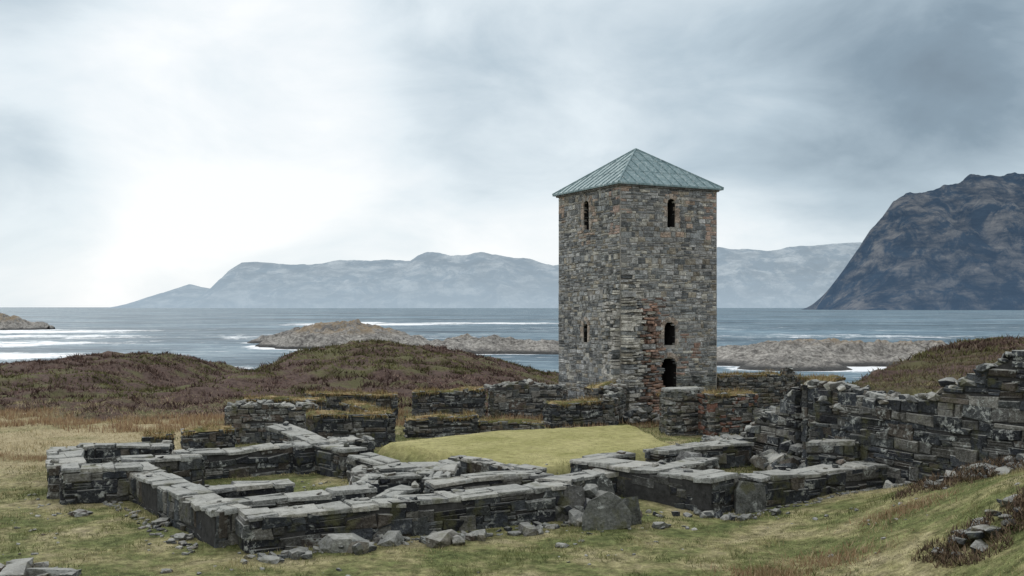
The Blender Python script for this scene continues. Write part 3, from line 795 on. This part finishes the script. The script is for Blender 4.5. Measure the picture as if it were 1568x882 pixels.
def mountain(name,prof,dist,m,depth,seed,nfreq,rug,front=.3,cj=.03):
    R=dist+depth*front*1.0
    px=np.array([p[0] for p in prof])*R; pz=np.array([p[1] for p in prof])*R+CAMH-SEA
    nx,ny=640,120; xs=np.linspace(px[0]-50,px[-1]+50,nx); vs=np.linspace(0,1,ny); ys=dist+vs*depth
    X,Y=np.meshgrid(xs,ys); Pz=np.interp(X,px,pz,left=0,right=pz[-1]); v=(Y-dist)/depth
    Pz=Pz*(1+(fbm(X*nfreq*5,X*0+seed,5,seed)-.5)*cj*2)
    sh=np.where(v<front,(v/front)**.75,1-((v-front)/(1-front))**1.6)
    rd=1-np.abs(2*fbm(X*nfreq*1.3,Y*nfreq*.9,6,seed)-1)
    g=fbm(X*nfreq*2.6,Y*nfreq*.8,5,seed+9)
    crest=1-.88*np.exp(-((v-front)/(front*.35))**2)
    r_=rug*crest
    Z=Pz*sh*(1-r_+r_*1.1*(rd*.6+g*.4)/.75)*(1-.04*(rd-.5)) + (fbm(X*nfreq*6,Y*nfreq*6,4,seed+3)-.5)*Pz*(.02+.12*crest)*np.minimum(1,v*10)
    grid_mesh(name,xs,ys,Z+SEA-1,m,{},smooth=False)
f=1524.
def pr(l): return [((a-784)/f,(470-b)/f) for a,b in l]
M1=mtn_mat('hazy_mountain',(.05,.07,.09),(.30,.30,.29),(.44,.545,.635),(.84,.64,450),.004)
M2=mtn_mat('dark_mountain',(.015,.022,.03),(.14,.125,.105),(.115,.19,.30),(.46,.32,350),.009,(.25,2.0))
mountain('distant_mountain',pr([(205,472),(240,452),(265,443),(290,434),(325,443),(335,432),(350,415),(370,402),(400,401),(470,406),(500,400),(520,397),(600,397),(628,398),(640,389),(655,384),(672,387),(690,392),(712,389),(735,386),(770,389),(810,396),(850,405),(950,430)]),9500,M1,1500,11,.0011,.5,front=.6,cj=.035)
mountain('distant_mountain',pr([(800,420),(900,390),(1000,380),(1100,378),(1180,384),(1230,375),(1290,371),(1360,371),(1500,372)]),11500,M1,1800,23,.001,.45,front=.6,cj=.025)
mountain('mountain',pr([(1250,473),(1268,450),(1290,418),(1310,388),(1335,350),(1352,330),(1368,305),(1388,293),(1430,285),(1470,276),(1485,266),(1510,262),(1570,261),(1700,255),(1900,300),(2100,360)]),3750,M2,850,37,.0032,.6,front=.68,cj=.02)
# ------------------------------------------------------------ world
w=bpy.data.worlds.new('World'); sc.world=w; w.use_nodes=True; nt=w.node_tree; nt.nodes.clear(); N=NT(nt)
out=N.n('ShaderNodeOutputWorld'); bg=N.n('ShaderNodeBackground'); N.l(bg.outputs[0],out.inputs[0])
sky=N.n('ShaderNodeTexSky',sky_type='NISHITA'); sky.sun_disc=False; sky.sun_elevation=math.radians(38); sky.sun_rotation=math.radians(-35)
tc=N.n('ShaderNodeTexCoord').outputs['Generated']
nrm=N.n('ShaderNodeVectorMath',operation='NORMALIZE'); N.l(tc,nrm.inputs[0]); D=nrm.outputs[0]
mp=N.n('ShaderNodeMapping'); mp.inputs['Scale'].default_value=(1,1,2.2); N.l(D,mp.inputs[0])
n1=N.noise(mp.outputs[0],2.6,6,.5,.5); n2=N.noise(mp.outputs[0],5,6,.55,.4)
sx=N.n('ShaderNodeSeparateXYZ'); N.l(D,sx.inputs[0])
def blob(dx,dz,a,b,amp):
    v=Vector((dx,1,dz)).normalized(); d=N.n('ShaderNodeVectorMath',operation='DOT_PRODUCT'); N.l(D,d.inputs[0]); d.inputs[1].default_value=v
    return N.mapr(d.outputs['Value'],math.cos(math.radians(a)),math.cos(math.radians(b)),0,amp)
v=N.math('ADD',.75,N.math('MULTIPLY',N.math('SUBTRACT',n1,.5),.4))
v=N.math('ADD',v,N.math('MULTIPLY',N.math('SUBTRACT',n2,.5),.6))
v=N.math('ADD',v,blob(-.28,.22,11,0,.22))
v=N.math('SUBTRACT',v,blob(.48,.19,13,1,.26))
v=N.math('SUBTRACT',v,blob(.30,.30,15,2,.18))
v=N.math('SUBTRACT',v,blob(-.52,.08,7,1,.10))
v=N.math('SUBTRACT',v,blob(-.02,.33,9,1,.10))
v=N.math('ADD',v,N.mapr(sx.outputs[2],.17,.06,0,.18))
v=N.math('ADD',v,N.mapr(sx.outputs[1],.3,-.3,0,.28))
v=N.math('ADD',v,N.mapr(sx.outputs[2],.4,.8,0,.16))
cl=N.ramp(v,[(.1,(.17,.22,.27)),(.35,(.25,.33,.40)),(.58,(.48,.58,.655)),(.8,(.76,.84,.89)),(1,(.96,.985,1))])
skc=N.n('ShaderNodeVectorMath',operation='SCALE'); N.l(sky.outputs[0],skc.inputs[0]); skc.inputs['Scale'].default_value=.1
N.l(N.mix(.95,skc.outputs[0],cl),bg.inputs[0]); bg.inputs[1].default_value=1.03
sun=bpy.data.lights.new('sun','SUN'); sun.energy=1.5; sun.angle=math.radians(14); sun.color=(1,.97,.92)
so=bpy.data.objects.new('sun',sun); sc.collection.objects.link(so)
dirv=Vector((math.sin(math.radians(-35))*math.cos(math.radians(38)),math.cos(math.radians(-35))*math.cos(math.radians(38)),math.sin(math.radians(38))))
so.rotation_euler=dirv.to_track_quat('Z','Y').to_euler()
# ------------------------------------------------------------ camera
cam=bpy.data.cameras.new('camera'); co=bpy.data.objects.new('camera',cam); sc.collection.objects.link(co)
co.location=(0,0,CAMH); co.rotation_euler=(math.radians(90),0,0); cam.lens=35; cam.sensor_width=36; cam.shift_y=.0185
cam.clip_start=.1; cam.clip_end=60000; sc.camera=co
sc.view_settings.view_transform='Standard'; sc.view_settings.look='None'; sc.view_settings.exposure=0
